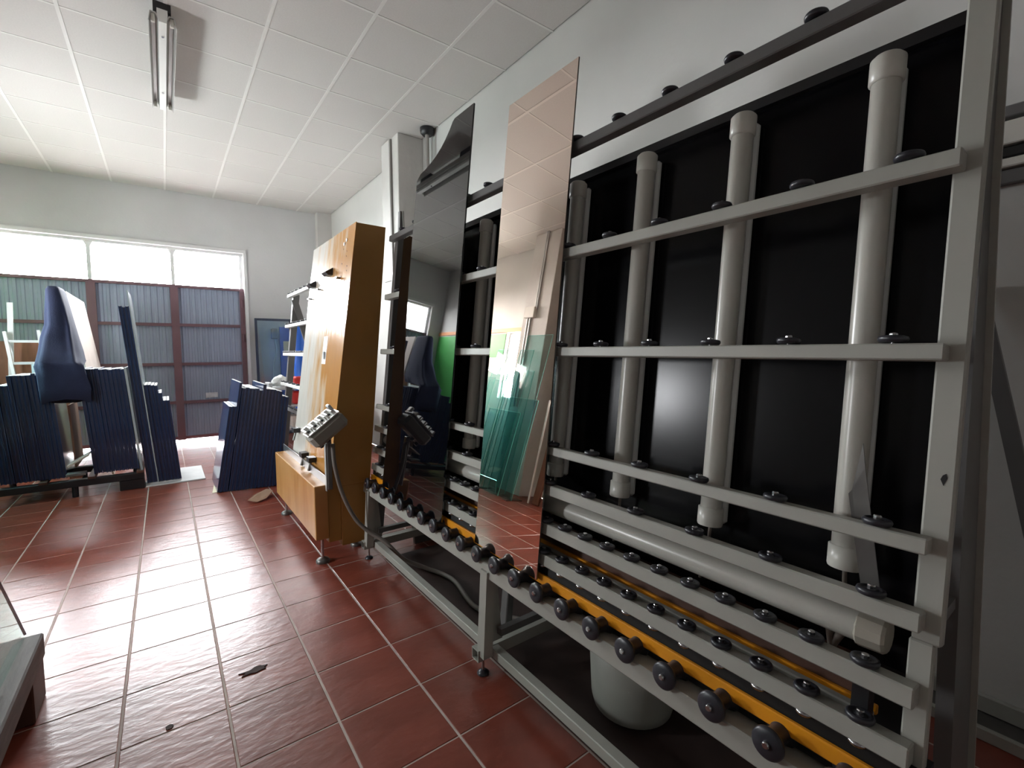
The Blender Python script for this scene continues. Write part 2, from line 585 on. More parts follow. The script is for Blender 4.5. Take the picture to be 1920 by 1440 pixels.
ZR = [0.035, 0.61, 1.20, 1.80, 2.365]
for i in range(3):
    corrugated(MX[i] + 0.01, MX[i + 1] - 0.01, 0.035, 2.365, YB + 0.10).build('corrugated_sheet', M_door, dr)
    for z in ZR[1:4]:
        MB().box(MX[i] + 0.045, MX[i + 1] - 0.045, YB + 0.065, YB + 0.098, z - 0.022, z + 0.022).build('door_rail', M_doorp, dr)
    MB().box(MX[i] + 0.045, MX[i + 1] - 0.045, YB + 0.065, YB + 0.098, 0.035, 0.08).build('door_rail', M_doorp, dr)
for i, x in enumerate(MX):
    w = 0.05 if 0 < i < 3 else 0.035
    MB().box(x - w, x + w, YB + 0.055, YB + 0.098, 0.025, 2.365).build('door_post', M_doorp, dr)
for z in (0.5, 1.55, 2.1):
    MB().cyl((DX1 - 0.035, YB + 0.045, z), (DX1 - 0.035, YB + 0.045, z + 0.12), 0.014).build('hinge', M_doorp, dr)
MB().box(0.50, 0.66, YB + 0.095, YB + 0.0985, 0.66, 0.74).build('door_label', mat('worn_label', (196, 196, 200), 0.6, var=0.3, vs=14), dr)

# side window in the left wall, seen in the mirror
w2 = sempty('window_2', (XL, 6.12, LW[2]))
MB().box(XL - 0.10, XL - 0.094, LW[0], LW[1], LW[2], LW[3]).build('pane', G_win, w2)
fr_ = MB()
fr_.box(XL - 0.13, XL - 0.06, LW[0], LW[0] + 0.03, LW[2], LW[3]).box(XL - 0.13, XL - 0.06, LW[1] - 0.03, LW[1], LW[2], LW[3])
fr_.box(XL - 0.13, XL - 0.06, LW[0] + 0.03, LW[1] - 0.03, LW[3] - 0.03, LW[3]).box(XL - 0.13, XL - 0.06, LW[0] + 0.03, LW[1] - 0.03, LW[2], LW[2] + 0.03)
fr_.build('window_frame', M_winf, w2)

w3 = sempty('window_3', (XL, 3.525, NW[2]))
MB().box(XL - 0.10, XL - 0.094, NW[0], NW[1], NW[2], NW[3]).build('pane', G_win, w3)
fr_ = MB()
fr_.box(XL - 0.13, XL - 0.06, NW[0], NW[0] + 0.03, NW[2], NW[3]).box(XL - 0.13, XL - 0.06, NW[1] - 0.03, NW[1], NW[2], NW[3])
fr_.box(XL - 0.13, XL - 0.06, NW[0] + 0.03, NW[1] - 0.03, NW[3] - 0.03, NW[3]).box(XL - 0.13, XL - 0.06, NW[0] + 0.03, NW[1] - 0.03, NW[2], NW[2] + 0.03)
fr_.build('window_frame', M_winf, w3)

# ------------------------------------------------------------------ ceiling lamp
lamp = thing('ceiling_lamp', 'long white twin trough fluorescent fitting without tubes under ceiling', 'lamp', (0.095, 4.82, 3.60))
x0, ya, yb_ = 0.095, 4.10, 5.54
MB().prism([(x0 - 0.022, 3.63), (x0 + 0.022, 3.63), (x0 + 0.03, 3.68), (x0 + 0.03, 3.715), (x0 - 0.03, 3.715), (x0 - 0.03, 3.68)], ya, yb_, 'y').build('spine', M_white, lamp)
for s in (-1, 1):
    P = [(x0 + s * 0.024, 3.648), (x0 + s * 0.040, 3.682), (x0 + s * 0.062, 3.682), (x0 + s * 0.076, 3.622), (x0 + s * 0.080, 3.622), (x0 + s * 0.068, 3.690), (x0 + s * 0.036, 3.690), (x0 + s * 0.022, 3.655)]
    MB().prism(P if s > 0 else P[::-1], ya + 0.01, yb_ - 0.01, 'y').build('reflector', mat('lamp_reflector', (176, 174, 170), 0.35, 0.3), lamp)
    for yy in (ya + 0.03, yb_ - 0.03):
        MB().cbox(x0 + s * 0.053 - 0.012, x0 + s * 0.053 + 0.012, yy - 0.012, yy + 0.012, 3.628, 3.684, 0.004).build('lamp_holder', M_pvcw, lamp)
MB().box(x0 - 0.05, x0 + 0.05, ya + 0.02, ya + 0.36, 3.715, ZC).build('mounting_bracket', M_dark, lamp)
MB().box(x0 - 0.04, x0 + 0.04, yb_ - 0.36, yb_ - 0.10, 3.715, ZC).build('mounting_bracket', M_dark, lamp)
for yy in (4.28, 5.18):
    MB().cyl((x0, yy, 3.622), (x0, yy, 3.631), 0.008, 10).build('screw', M_chrome, lamp)

# drain pipes with a black collar at the ceiling beside the pillar
dp = thing('drain_pipe', 'thin grey pipes rising into a black round collar at the ceiling', 'pipe', (2.38, 4.70, 2.2))
MB().lathe([(0.05, 0), (0.07, 0.02), (0.075, 0.05), (0.075, 0.075)], (2.37, 4.70, ZC - 0.078), (0, 0, 1), 20).build('collar', M_dark, dp)
MB().cyl((2.365, 4.69, 2.2), (2.365, 4.69, ZC - 0.07), 0.022).build('pipe', mat('grey_pipe', (150, 146, 142), 0.5), dp)
MB().cyl((2.40, 4.76, 2.2), (2.40, 4.76, ZC - 0.07), 0.014).build('pipe', mat('grey_pipe', (150, 146, 142), 0.5), dp)

# ------------------------------------------------------------------ roller frames
def wheel_mesh(name='guide_wheel'):
    m = MB()
    m.lathe([(0.010, -0.004), (0.023, -0.004), (0.0255, 0.0), (0.0262, 0.004), (0.0245, 0.008), (0.020, 0.0095), (0.0165, 0.0065), (0.011, 0.0065), (0.010, 0.0075)], (0, 0, 0), (0, 0, 1), 24)
    return m.mesh(name, M_rubber)


def bolt_mesh():
    m = MB()
    m.lathe([(0.0075, 0.006), (0.0075, 0.014), (0.006, 0.016)], (0, 0, 0), (0, 0, 1), 8, smooth=False)
    m.lathe([(0.0042, -0.012), (0.0042, 0.006)], (0, 0, 0), (0, 0, 1), 8)
    return m.mesh('wheel_bolt', M_chrome)


WHEEL, BOLT = wheel_mesh(), bolt_mesh()


def spool_mesh():
    prof = [(0.010, 0), (0.030, 0.0), (0.0345, 0.004), (0.0350, 0.010), (0.0325, 0.015), (0.024, 0.022), (0.0215, 0.032), (0.0215, 0.058), (0.024, 0.068), (0.0325, 0.075), (0.0350, 0.080), (0.0345, 0.086), (0.030, 0.090), (0.010, 0.090)]
    return MB().lathe(prof, (-0.045, 0, 0), (1, 0, 0), 28).mesh('drive_roller', M_rubber)


SPOOL = spool_mesh()
AXLE = MB().lathe([(0.006, 0), (0.008, 0.002), (0.008, 0.010)], (-0.053, 0, 0), (1, 0, 0), 14).lathe([(0.0075, 0), (0.0075, 0.05)], (0.045, 0, 0), (1, 0, 0), 10).mesh('axle', M_chrome)


WASHER = MB().lathe([(0.006, -0.055), (0.017, -0.055), (0.019, -0.051), (0.017, -0.046), (0.006, -0.046)], (0, 0, 0), (0, 0, 1), 16).mesh('lower_washer', M_chrome)


def frame_bars(root, y0, y1, bars, wheels=True, wy0=0.305):
    for s_top, h, dep, pitch, m in bars:
        bm = MB(FRM).cbox(0.02, 0.02 + dep, y0, y1, s_top - h, s_top, 0.003).build('support_bar', m, root)
        if not wheels:
            continue
        y = wy0
        while y < y1 - 0.03:
            if y > y0 + 0.03:
                M = FRM @ Matrix.Translation((0.0338, y, s_top + 0.007))
                wo = inst('guide_wheel', WHEEL, bm, M)
                inst('wheel_bolt', BOLT, bm, M)
                if s_top < 0.14:
                    inst('lower_washer', WASHER, bm, M)
            y += pitch


Y0F, Y1F = 0.222, 3.10
fr1 = thing('roller_frame', 'long leaning grey steel roller stand with wheeled bars over dark backing panel', 'machine', tuple(FL(0, 1.7, -0.50275)), rot=(0, TH, 0))
BARS = [(1.685, 0.038, 0.04, 0.2, M_paintd), (1.285, 0.036, 0.04, 0.2, M_paint), (0.913, 0.033, 0.04, 0.2, M_paint), (0.538, 0.032, 0.04, 0.2, M_paint),
        (0.394, 0.038, 0.04, 0.2, M_paint), (0.250, 0.042, 0.04, 0.1, M_paint), (0.134, 0.042, 0.04, 0.1, M_paint)]
frame_bars(fr1, Y0F, Y1F, BARS)
# posts behind the bars
MB(FRM).cbox(0.06, 0.085, 0.196, 0.242, 0.33, 2.35, 0.004).build('post', M_paint, fr1)
MB(FRM).prism([(0.214, 0.640), (0.219, 0.652), (0.216, 0.660), (0.211, 0.664), (0.209, 0.655)], 0.0592, 0.0605, 'x').build('paint_chip', M_dark, fr1)
MB(FRM).cbox(0.06, 0.085, 0.206, 0.245, -0.50, 0.33, 0.003).build('post', M_paint, fr1)
MB(FRM).cbox(0.06, 0.12, 3.045, 3.09, -0.35, 1.70, 0.004).build('post', M_paintd, fr1)
MB(FRM).cbox(0.205, 0.245, 1.72, 1.77, -0.45, 1.62, 0.004).build('post', M_paintd, fr1)
# rear struts: web with a flange along its back edge
for yy in (0.20, 3.055):
    MB().prism([(1.392, 0.0), (1.600, 0.0), (1.452, 1.06), (1.360, 1.72), (1.342, 2.34), (1.328, 2.34), (1.305, 1.72), (1.302, 1.06)], yy, yy + 0.03, 'y').build('rear_strut', M_paintd, fr1)
    MB().prism([(1.601, 0.0), (1.609, 0.0), (1.461, 1.06), (1.369, 1.72), (1.351, 2.34), (1.343, 2.34), (1.361, 1.72), (1.453, 1.06)], yy - 0.012, yy + 0.04, 'y').build('strut_flange', M_paint, fr1)
MB().box(1.20, 1.40, 0.205, 0.235, 0.845, 0.87).build('cross_tie', M_paintd, fr1)
# black glossy backing
MB(FRM).box(0.19, 0.20, 0.262, 3.06, 0.20, 1.615).build('backing_panel', M_black, fr1)
MB(FRM).box(0.172, 0.205, 0.262, 3.06, 1.615, 1.645).build('panel_edge', M_dark, fr1)
# vertical lamp tubes with caps
ty = 0.385
k = 0
while ty < 3.0:
    st, sb = 1.585, 0.405
    tb = MB(FRM).cyl((0.135, ty, sb + 0.02), (0.135, ty, st - 0.02), 0.029, 24).build('light_tube', M_pvc, fr1)
    MB(FRM).lathe([(0.030, 0), (0.0345, 0.004), (0.0345, 0.055), (0.028, 0.062)], (0.135, ty, st - 0.06), (0, 0, 1), 24).build('tube_cap', M_pvcw, tb)
    MB(FRM).lathe([(0.033, 0), (0.0345, 0.004), (0.0345, 0.050), (0.030, 0.052)], (0.135, ty, sb), (0, 0, 1), 24).build('tube_cap', M_pvcw, tb)
    MB(FRM).cbox(0.165, 0.189, ty - 0.027, ty + 0.027, sb + 0.002, st - 0.010, 0.008).build('tube_batten', M_batten, fr1)
    sgn = -1 if k == 0 else 1
    MB(FRM).tube([(0.14, ty, sb + 0.01), (0.142, ty + 0.003 * sgn, sb - 0.05), (0.15, ty + 0.014 * sgn, sb - 0.10), (0.16, ty + 0.03 * sgn, sb - 0.17)], 0.005, 8).build('cable', M_cable, fr1)
    ty += 0.3345
    k += 1
# horizontal lamp pipe under the panel
pp = MB(FRM).cyl((0.105, 0.33, 0.300), (0.105, 3.05, 0.300), 0.036, 24).build('light_pipe', M_pvc, fr1)
MB(FRM).lathe([(0.034, 0), (0.039, 0.006), (0.041, 0.05), (0.036, 0.055)], (0.105, 0.285, 0.298), (0, 1, 0), 12, smooth=False).build('pipe_cap', mat('aged_pvc', (168, 162, 150), 0.4), pp)
for a, b in ((0.37, 0.43), (0.40, 0.40)):
    MB(FRM).tube([(0.12, a, 0.27), (0.15, (a + b) / 2, 0.21), (0.19, b, 0.13), (0.22, b, 0.02)], 0.009, 10).build('corrugated_hose', M_cable, fr1)
# rails behind the lowest bars
MB(FRM).cbox(0.085, 0.11, 0.30, 3.08, 0.095, 0.130, 0.003).build('rear_rail', M_paint, fr1)
MB(FRM).cbox(0.14, 0.18, 0.34, 3.05, 0.125, 0.205, 0.003).build('timber_rail', M_woodd, fr1)
MB(FRM).cbox(0.125, 0.138, 0.30, 3.05, 0.112, 0.132, 0.002).build('rear_guard', M_orange, fr1)
MB(FRM).box(0.06, 0.10, 0.30, 0.33, 0.10, 0.20).build('clip_bracket', M_dark, fr1)
# orange guard strip, roller beam and rollers
MB(FRM).cbox(0.020, 0.034, 0.20, 3.10, 0.022, 0.058, 0.003).build('guard_strip', M_orange, fr1)
MB(FRM).box(0.035, 0.11, 0.20, 3.10, 0.0, 0.088).build('shadow_channel', M_felt, fr1)  # black block put in as the dark gap behind the guard strip
beam = MB(FRM).cbox(-0.024, 0.060, 0.12, 3.10, -0.062, -0.004, 0.004).build('roller_beam', M_paint, fr1)
MB(FRM).box(0.040, 0.060, 0.12, 3.10, -0.018, 0.02).build('beam_web', M_paintd, fr1)
yy = 0.446 - 0.1345 * 2
while yy < 3.06:
    M = FRM @ Matrix.Translation((0, yy, 0.019))
    so = inst('drive_roller', SPOOL, beam, M)
    inst('axle', AXLE, beam, M)
    yy += 0.1345
# legs, base rails, feet
for yl in (1.625, 3.03, 0.16):
    MB().bar((1.035, yl - 0.03, 0.10), (1.055, yl - 0.03, 0.47), 0.05, 0.045, (1, 0, 0)).build('leg', M_paint, fr1)
    MB().prism([(1.06, 0.14), (1.13, 0.14), (1.10, 0.46), (1.06, 0.46)], yl - 0.025, yl - 0.02, 'y').build('gusset', M_paint, fr1)
    t = MB()
    zb = 0.075
    for (za, zc2, ya2, yb2) in ((zb, zb + 0.004, -0.025, 0.025), (zb + 0.046, zb + 0.05, -0.025, 0.025), (zb + 0.004, zb + 0.046, -0.025, -0.021), (zb + 0.004, zb + 0.046, 0.021, 0.025)):
        t.box(1.005, 1.72, yl + ya2, yl + yb2, za, zc2)
    t.build('base_tube', M_paint, fr1)
    for xx in (1.045, 1.68):
        MB().cyl((xx, yl, 0.012), (xx, yl, 0.085), 0.006, 10).build('foot_screw', M_chrome, fr1)
        MB().lathe([(0.026, 0), (0.026, 0.006), (0.016, 0.014), (0.009, 0.018)], (xx, yl, 0.0), (0, 0, 1), 18).build('foot_pad', M_rubber, fr1)
    MB().bar((1.09, yl - 0.06, 0.20), (1.66, yl - 0.06, 0.20), 0.03, 0.03).build('cross_brace', M_paintd, fr1)
for (a, b) in ((0.185, 1.598), (1.652, 3.003)):
    MB().cbox(1.065, 1.105, a, b, 0.085, 0.125, 0.003).build('base_rail', M_paint, fr1)

# far frame behind the yellow machine
fr2 = thing('roller_frame', 'short white bar roller stand beyond the yellow washing machine', 'machine', tuple(FL(0, 5.3, -0.50275)), rot=(0, TH, 0))
M_fp = mat('white_machine_paint', (214, 214, 210), 0.42, var=0.03, vs=5)
frame_bars(fr2, 4.32, 6.36, [(1.60, 0.036, 0.04, 0.2, M_fp), (1.225, 0.036, 0.04, 0.2, M_fp), (0.882, 0.036, 0.04, 0.1, M_fp), (0.52, 0.036, 0.04, 0.2, M_fp), (0.25, 0.036, 0.04, 0.1, M_fp)])
MB(FRM).cbox(0.06, 0.13, 6.20, 6.27, -0.40, 1.60, 0.004).build('post', M_paintd, fr2)
MB(FRM).cbox(0.06, 0.11, 4.40, 4.45, -0.40, 1.60, 0.004).build('post', M_paintd, fr2)
MB().bar((1.30, 6.20, 2.02), (1.85, 6.20, 0.0), 0.07, 0.05, (0, 1, 0)).build('rear_strut', M_paintd, fr2)
MB().bar((1.02, 6.235, 0.0), (1.03, 6.235, 0.12), 0.05, 0.05, (0, 1, 0)).build('leg', M_paintd, fr2)
MB().bar((1.02, 4.425, 0.0), (1.03, 4.425, 0.12), 0.05, 0.05, (0, 1, 0)).build('leg', M_paintd, fr2)

# ------------------------------------------------------------------ glass on the frame
S0 = 0.041
mr = thing('mirror_sheet', 'tall narrow bronze-tinted mirror standing on the black rollers', 'mirror', tuple(FL(0, 1.515, S0)), rot=(0, TH, 0))
MB(FRM).box(-0.0005, 0.0, 1.2985, 1.7295, S0 + 0.0005, 1.985).build('mirror_face', M_mirror, mr)
MB(FRM).box(0.0002, 0.005, 1.298, 1.730, S0, 1.9855).build('mirror_back', M_mirredge, mr)


def frame_sheet(name, label, poly, off, th, m, cat='glass'):
    """poly in (y, s)"""
    mb = MB(FRM)
    mb.prism(poly, off, off + th, 'x')
    ys = [p[0] for p in poly]
    return solo(mb, name, m, label, cat, None, tuple(FL(off, (min(ys) + max(ys)) / 2, min(p[1] for p in poly))))


frame_sheet('black_glass_sheet', 'black glossy glass sheet with a concave sweeping top edge on the rollers',
            [(2.030, S0), (2.655, S0), (2.648, 1.915), (2.60, 1.945), (2.53, 1.955), (2.47, 1.970), (2.41, 1.990), (2.36, 2.015), (2.315, 2.045), (2.275, 2.080), (2.245, 2.115), (2.225, 2.125), (2.035, 2.125)], -0.008, 0.008, M_blackg)
frame_sheet('black_glass_sheet', 'lower rectangular black glass sheet behind the concave topped one',
            [(2.20, S0), (2.835, S0), (2.80, 1.60), (2.20, 1.625)], 0.001, 0.006, M_blackg)

# flat metal strip pushed behind the bars near the end post
ms = MB()
a, b = FL(0.075, 0.375, 0.70), FL(0.090, 0.285, 0.33)
ms._add([FL(0.075, 0.352, 0.70), FL(0.078, 0.366, 0.595), FL(0.078, 0.372, 0.585), FL(0.092, 0.318, 0.28), FL(0.092, 0.285, 0.28), FL(0.076, 0.345, 0.65),
         FL(0.078, 0.352, 0.70), FL(0.081, 0.366, 0.595), FL(0.081, 0.372, 0.585), FL(0.095, 0.318, 0.28), FL(0.095, 0.285, 0.28), FL(0.079, 0.345, 0.65)],
        [(0, 1, 2, 3, 4, 5), (11, 10, 9, 8, 7, 6), (0, 6, 7, 1), (1, 7, 8, 2), (2, 8, 9, 3), (3, 9, 10, 4), (4, 10, 11, 5), (5, 11, 6, 0)])
solo(ms, 'metal_strip', M_steel, 'pointed flat metal strip stuck behind the bars near the end post', 'metal strip')

M_dsheet = mat('dark_sheet', (58, 42, 38), 0.7, var=0.3, vs=4)  # thin dark brown sheet added over the tiles under the stand
solo(MB().box(1.13, 1.64, 0.30, 2.95, 0.0005, 0.0045), 'dark_floor_sheet', M_dsheet, 'thin dark sheet on the floor underneath the long roller stand', 'sheet')
solo(MB().box(1.80, 1.815, 0.32, 3.05, 0.0, 0.78), 'light_block_board', M_felt, 'added low black board blocking light behind the bucket', 'board')  # board added to cut the light coming in under the stand

# ------------------------------------------------------------------ bucket under the frame
bk = thing('bucket', 'dirty white plastic bucket on the tiles under the roller stand', 'bucket', (1.415, 1.12, 0.005))
MB().lathe([(0.120, 0.0), (0.150, 0.018), (0.158, 0.05), (0.172, 0.36), (0.166, 0.36), (0.150, 0.05), (0.10, 0.03)], (1.415, 1.12, 0.005), (0, 0, 1), 36).build('pail', M_bucket, bk)
MB().lathe([(0.172, 0.33), (0.180, 0.335), (0.180, 0.365), (0.170, 0.368)], (1.415, 1.12, 0.005), (0, 0, 1), 36, cap=False).build('rim', M_bucket, bk)

# ------------------------------------------------------------------ yellow washing machine
YN, YFAR = 3.12, 4.20
wm = thing('washing_machine', 'yellow glass washing machine with tall leaning panel and low tank', 'machine', (0.95, 3.65, 0))
M_panel = bpy.data.materials.new('limescaled_yellow_panel')
M_panel.use_nodes = True
nt = M_panel.node_tree
bs = nt.nodes['Principled BSDF']
tc = nt.nodes.new('ShaderNodeTexCoord')
sep = nt.nodes.new('ShaderNodeSeparateXYZ')
nt.links.new(tc.outputs['Object'], sep.inputs[0])
mp = nt.nodes.new('ShaderNodeMapping')
mp.inputs['Scale'].default_value = (1, 3.2, 0.9)
nt.links.new(tc.outputs['Object'], mp.inputs['Vector'])
n1 = nt.nodes.new('ShaderNodeTexNoise')
n1.inputs['Scale'].default_value = 2.2
n1.inputs['Detail'].default_value = 7
nt.links.new(mp.outputs[0], n1.inputs['Vector'])
ma = nt.nodes.new('ShaderNodeMath')
ma.operation = 'MULTIPLY_ADD'
nt.links.new(sep.outputs['Y'], ma.inputs[0])
ma.inputs[1].default_value = 0.62
nt.links.new(n1.outputs['Fac'], ma.inputs[2])
cr = nt.nodes.new('ShaderNodeValToRGB')
e = cr.color_ramp.elements
e[0].position, e[0].color = 0.36, rgba(lin((182, 128, 64)))
e[1].position, e[1].color = 0.66, rgba(lin((206, 200, 192)))
x = e.new(0.47)
x.color = rgba(lin((200, 172, 138)))
nt.links.new(ma.outputs[0], cr.inputs['Fac'])
nt.links.new(cr.outputs[0], bs.inputs['Base Color'])
bs.inputs['Roughness'].default_value = 0.20
n2 = nt.nodes.new('ShaderNodeTexNoise')
n2.inputs['Scale'].default_value = 5
nt.links.new(mp.outputs[0], n2.inputs['Vector'])
bmp = nt.nodes.new('ShaderNodeBump')
bmp.inputs['Distance'].default_value = 0.003
nt.links.new(n2.outputs[0], bmp.inputs['Height'])
nt.links.new(bmp.outputs[0], bs.inputs['Normal'])


def face_x(z):          # front face of the tall panel
    return 0.825 + (z - 0.536) * (1.05 - 0.825) / (2.242 - 0.536)


MB().prism([(face_x(0.50) + 0.004, 0.50), (face_x(2.236) + 0.004, 2.236), (1.25, 2.232), (1.095, 0.50)], YN, YFAR, 'y').build('cabinet', M_yellow, wm)
MB().prism([(face_x(0.52), 0.52), (face_x(2.24), 2.24), (face_x(2.24) + 0.004, 2.24), (face_x(0.52) + 0.004, 0.52)], YN - 0.002, YFAR + 0.002, 'y').build('front_panel', M_panel, wm)
M_tank = mat('tank_yellow', (180, 120, 54), 0.30, var=0.08, vs=2.5, col2=(198, 152, 98), stretch=(1, 3, 0.5))
MB().cbox(0.732, 0.815, YN, 4.43, 0.165, 0.523, 0.004).build('tank', M_tank, wm)
MB().cbox(0.815, 0.90, YN + 0.01, 4.30, 0.13, 0.515, 0.004).build('tank', M_yellow, wm)
MB().cbox(0.90, 1.085, YN + 0.005, 4.20, 0.09, 0.50, 0.004).build('tank', M_yellow, wm)
MB().box(0.803, 0.808, YN - 0.02, 4.46, 0.523, 0.582).build('angle_rail', M_alu, wm)
MB().box(0.808, 0.83, YN - 0.02, 4.46, 0.523, 0.527).build('angle_rail', M_alu, wm)
for (yy2, zz) in ((3.60, 1.965), (4.05, 1.925)):
    fx = face_x(zz)
    MB().prism([(fx - 0.055, zz + 0.0), (fx + 0.0, zz + 0.035), (fx + 0.0, zz - 0.02), (fx - 0.035, zz - 0.02)], yy2 - 0.055, yy2 + 0.055, 'y').build('clamp_bracket', M_dark, wm)
for (yy2, zz) in ((3.36, 1.90), (3.84, 1.87), (4.10, 1.82)):
    fx = face_x(zz)
    wn = MB()
    wn.cyl((fx - 0.03, yy2, zz), (fx, yy2, zz), 0.008, 10)
    wn.box(fx - 0.03, fx - 0.022, yy2 - 0.025, yy2 + 0.025, zz - 0.006, zz + 0.006)
    wn.build('wing_nut', M_steel, wm)
for (yy2, zz) in ((3.28, 2.15), (3.33, 2.13)):
    MB().cyl((face_x(zz) - 0.004, yy2, zz), (face_x(zz), yy2, zz), 0.012, 12).build('bolt', M_steel, wm)
# rust runs below the bolts
rst = MB()
for q in range(14):
    zz = 2.10 - 0.032 * q + rng.uniform(-0.008, 0.008)
    yy2 = 3.24 + 0.02 * math.sin(q) + (0.10 if q % 3 == 0 else 0)
    rst.cyl((face_x(zz) - 0.0012, yy2, zz), (face_x(zz), yy2, zz), rng.uniform(0.004, 0.008), 7)
rst.build('rust_spots', mat('rust', (92, 56, 34), 0.8), wm)['kind'] = 'stuff'
st = MB()
za, zb2 = 1.30, 1.50
st._add([(face_x(za) - 0.001, 3.50, za), (face_x(za) - 0.001, 3.60, za), (face_x(zb2) - 0.001, 3.60, zb2), (face_x(zb2) - 0.001, 3.50, zb2),
         (face_x(za), 3.50, za), (face_x(za), 3.60, za), (face_x(zb2), 3.60, zb2), (face_x(zb2), 3.50, zb2)],
        [(0, 1, 2, 3), (7, 6, 5, 4), (0, 4, 5, 1), (1, 5, 6, 2), (2, 6, 7, 3), (3, 7, 4, 0)])
st.build('sticker', mat('sticker_white', (224, 222, 220), 0.5), wm)
sk = MB()
sk.prism([(3.52, 1.335), (3.555, 1.335), (3.555, 1.39), (3.52, 1.39)], face_x(1.36) - 0.008, face_x(1.36) - 0.002, 'x')
sk.build('sticker_print', mat('sticker_grey', (128, 130, 132), 0.6), wm)
# lower clamp handles on the far part of the panel
for (yy2, zz) in ((4.05, 0.74), (3.50, 0.605), (3.72, 0.60)):
    fx = face_x(zz)
    h = MB()
    h.box(fx - 0.05, fx, yy2 - 0.04, yy2 + 0.04, zz, zz + 0.035)
    h.build('clamp_bracket', M_dark, wm)
    MB().cyl((fx - 0.04, yy2 + 0.03, zz - 0.07), (fx - 0.02, yy2 + 0.03, zz), 0.009, 10).build('clamp_lever', M_steel, wm)
for (xx, yy2) in ((0.78, 3.16), (0.78, 4.30), (1.05, 3.3), (1.05, 4.1)):
    MB().cyl((xx, yy2, 0.02), (xx, yy2, 0.17 if xx < 0.9 else 0.095), 0.009, 10).build('foot_screw', M_chrome, wm)
    MB().lathe([(0.042, 0), (0.044, 0.012), (0.036, 0.024), (0.012, 0.034)], (xx, yy2, 0.0), (0, 0, 1), 22).build('foot_pad', M_steel, wm)

# control box on its arm, with the hose
cb = thing('control_box', 'grey push-button control box on a post beside the yellow tank', 'control box', (0.815, 3.06, 0.523))
MB().cbox(0.808, 0.836, 3.075, 3.115, 0.50, 0.84, 0.003).build('arm', M_steel, cb)
MB().box(0.800, 0.806, 3.085, 3.117, 0.49, 0.80).build('arm_plate', M_alup, cb)
al = math.radians(38)
CBM = Matrix.Translation((0.80, 3.05, 0.905)) @ Matrix.Rotation(-al, 4, 'Y')
hs = MB(CBM).cbox(-0.125, 0.125, -0.075, 0.075, -0.055, 0.045, 0.022).build('housing', M_housing, cb)
MB(CBM).box(-0.118, 0.118, -0.068, 0.068, 0.0452, 0.052).build('button_plate', M_white, cb)
for i in range(4):
    u = -0.088 + i * 0.052
    g = MB(CBM)
    g.box(u - 0.024, u - 0.014, -0.055, 0.055, 0.052, 0.082).box(u + 0.012, u + 0.020, -0.055, 0.055, 0.052, 0.082).box(u - 0.014, u + 0.012, 0.040, 0.055, 0.052, 0.082)
    g.build('button_guard', M_white, cb)
    MB(CBM).cyl((u - 0.001, 0, 0.052), (u - 0.001, 0, 0.062), 0.009, 14).build('push_button', M_dark, cb)
MB(CBM).cbox(0.094, 0.118, 0.02, 0.07, 0.052, 0.10, 0.006).build('selector_switch', M_alup, cb)
MB(CBM).cyl((-0.09, 0.0, -0.075), (-0.09, 0.0, -0.055), 0.014, 12).cyl((-0.04, 0.0, -0.075), (-0.04, 0.0, -0.055), 0.014, 12).build('cable_gland', M_dark, cb)
hose = MB().tube([(0.842, 3.07, 0.80), (0.845, 3.05, 0.66), (0.880, 3.03, 0.48), (0.945, 2.99, 0.31), (1.02, 2.94, 0.215), (1.10, 2.87, 0.15), (1.18, 2.78, 0.05), (1.26, 2.65, 0.020), (1.33, 2.40, 0.019), (1.28, 2.05, 0.019), (1.40, 1.82, 0.019)], 0.013, 12, 8)
solo(hose, 'control_hose', M_cable, 'grey cable hose curving down from the control box to the floor', 'hose')

# ------------------------------------------------------------------ insulating glass units in stacks
def glass_unit(label, group, M, w, h, th, clear=False):
    """unit local: x thickness, y depth 0..w, z height 0..h; M places it"""
    t = bpy.data.objects.new('glass_unit', None)
    t.empty_display_size = 0.05
    COL.objects.link(t)
    t.matrix_world = M
    INV[t.name] = M.inverted()
    tag(t, label, 'glass unit', group)
    g = 0.0062
    for xa, xb in ((0, g), (th - g, th)):
        MB(M).box(xa, xb, 0, w, 0, h).build('pane', M_unit, t)
    MB(M).box(g, th - g, 0.004, w - 0.004, 0.004, h - 0.004).build('spacer', M_seal, t)
    MB(M).box(g * 0.2, th - g * 0.2, 0.01, w - 0.01, h, h + 0.0025).build('edge_tape', M_foam, t)
    return t


# stack leaning towards the washing machine (bases on the floor)
LEAN_R = math.radians(9.4)
ORD = ('first second third fourth fifth sixth seventh eighth ninth tenth eleventh twelfth thirteenth fourteenth fifteenth sixteenth seventeenth').split()
hR = [0.85, 0.85, 1.09, 1.03, 1.035, 1.025, 1.02, 1.02, 1.00, 1.06, 1.01, 1.005, 1.00, 0.99, 0.98, 0.93, 0.92]
xx = 0.353
for i, h in enumerate(hR):
    th = 0.029 if i != 2 else 0.022
    yj = 5.353 - i * 0.006 + rng.uniform(-0.006, 0.006)
    z0 = th * math.sin(LEAN_R)
    M = Matrix.Translation((xx, yj, z0 + 0.004)) @ Matrix.Rotation(LEAN_R * (1 - 0.015 * i), 4, 'Y')
    lab = ORD[i] + ' dark glass unit from the card strip in the stack beside yellow tank'
    if i == 0:
        lab = 'short dark glass unit at the free face of the stack beside yellow tank'
    elif i == 2:
        lab = 'tallest thin dark glass unit in the stack beside the yellow tank'
    glass_unit(lab, 'glass units stacked beside the yellow tank', M, 0.75 if i > 1 else 0.60, h, th)
    xx += 0.0325

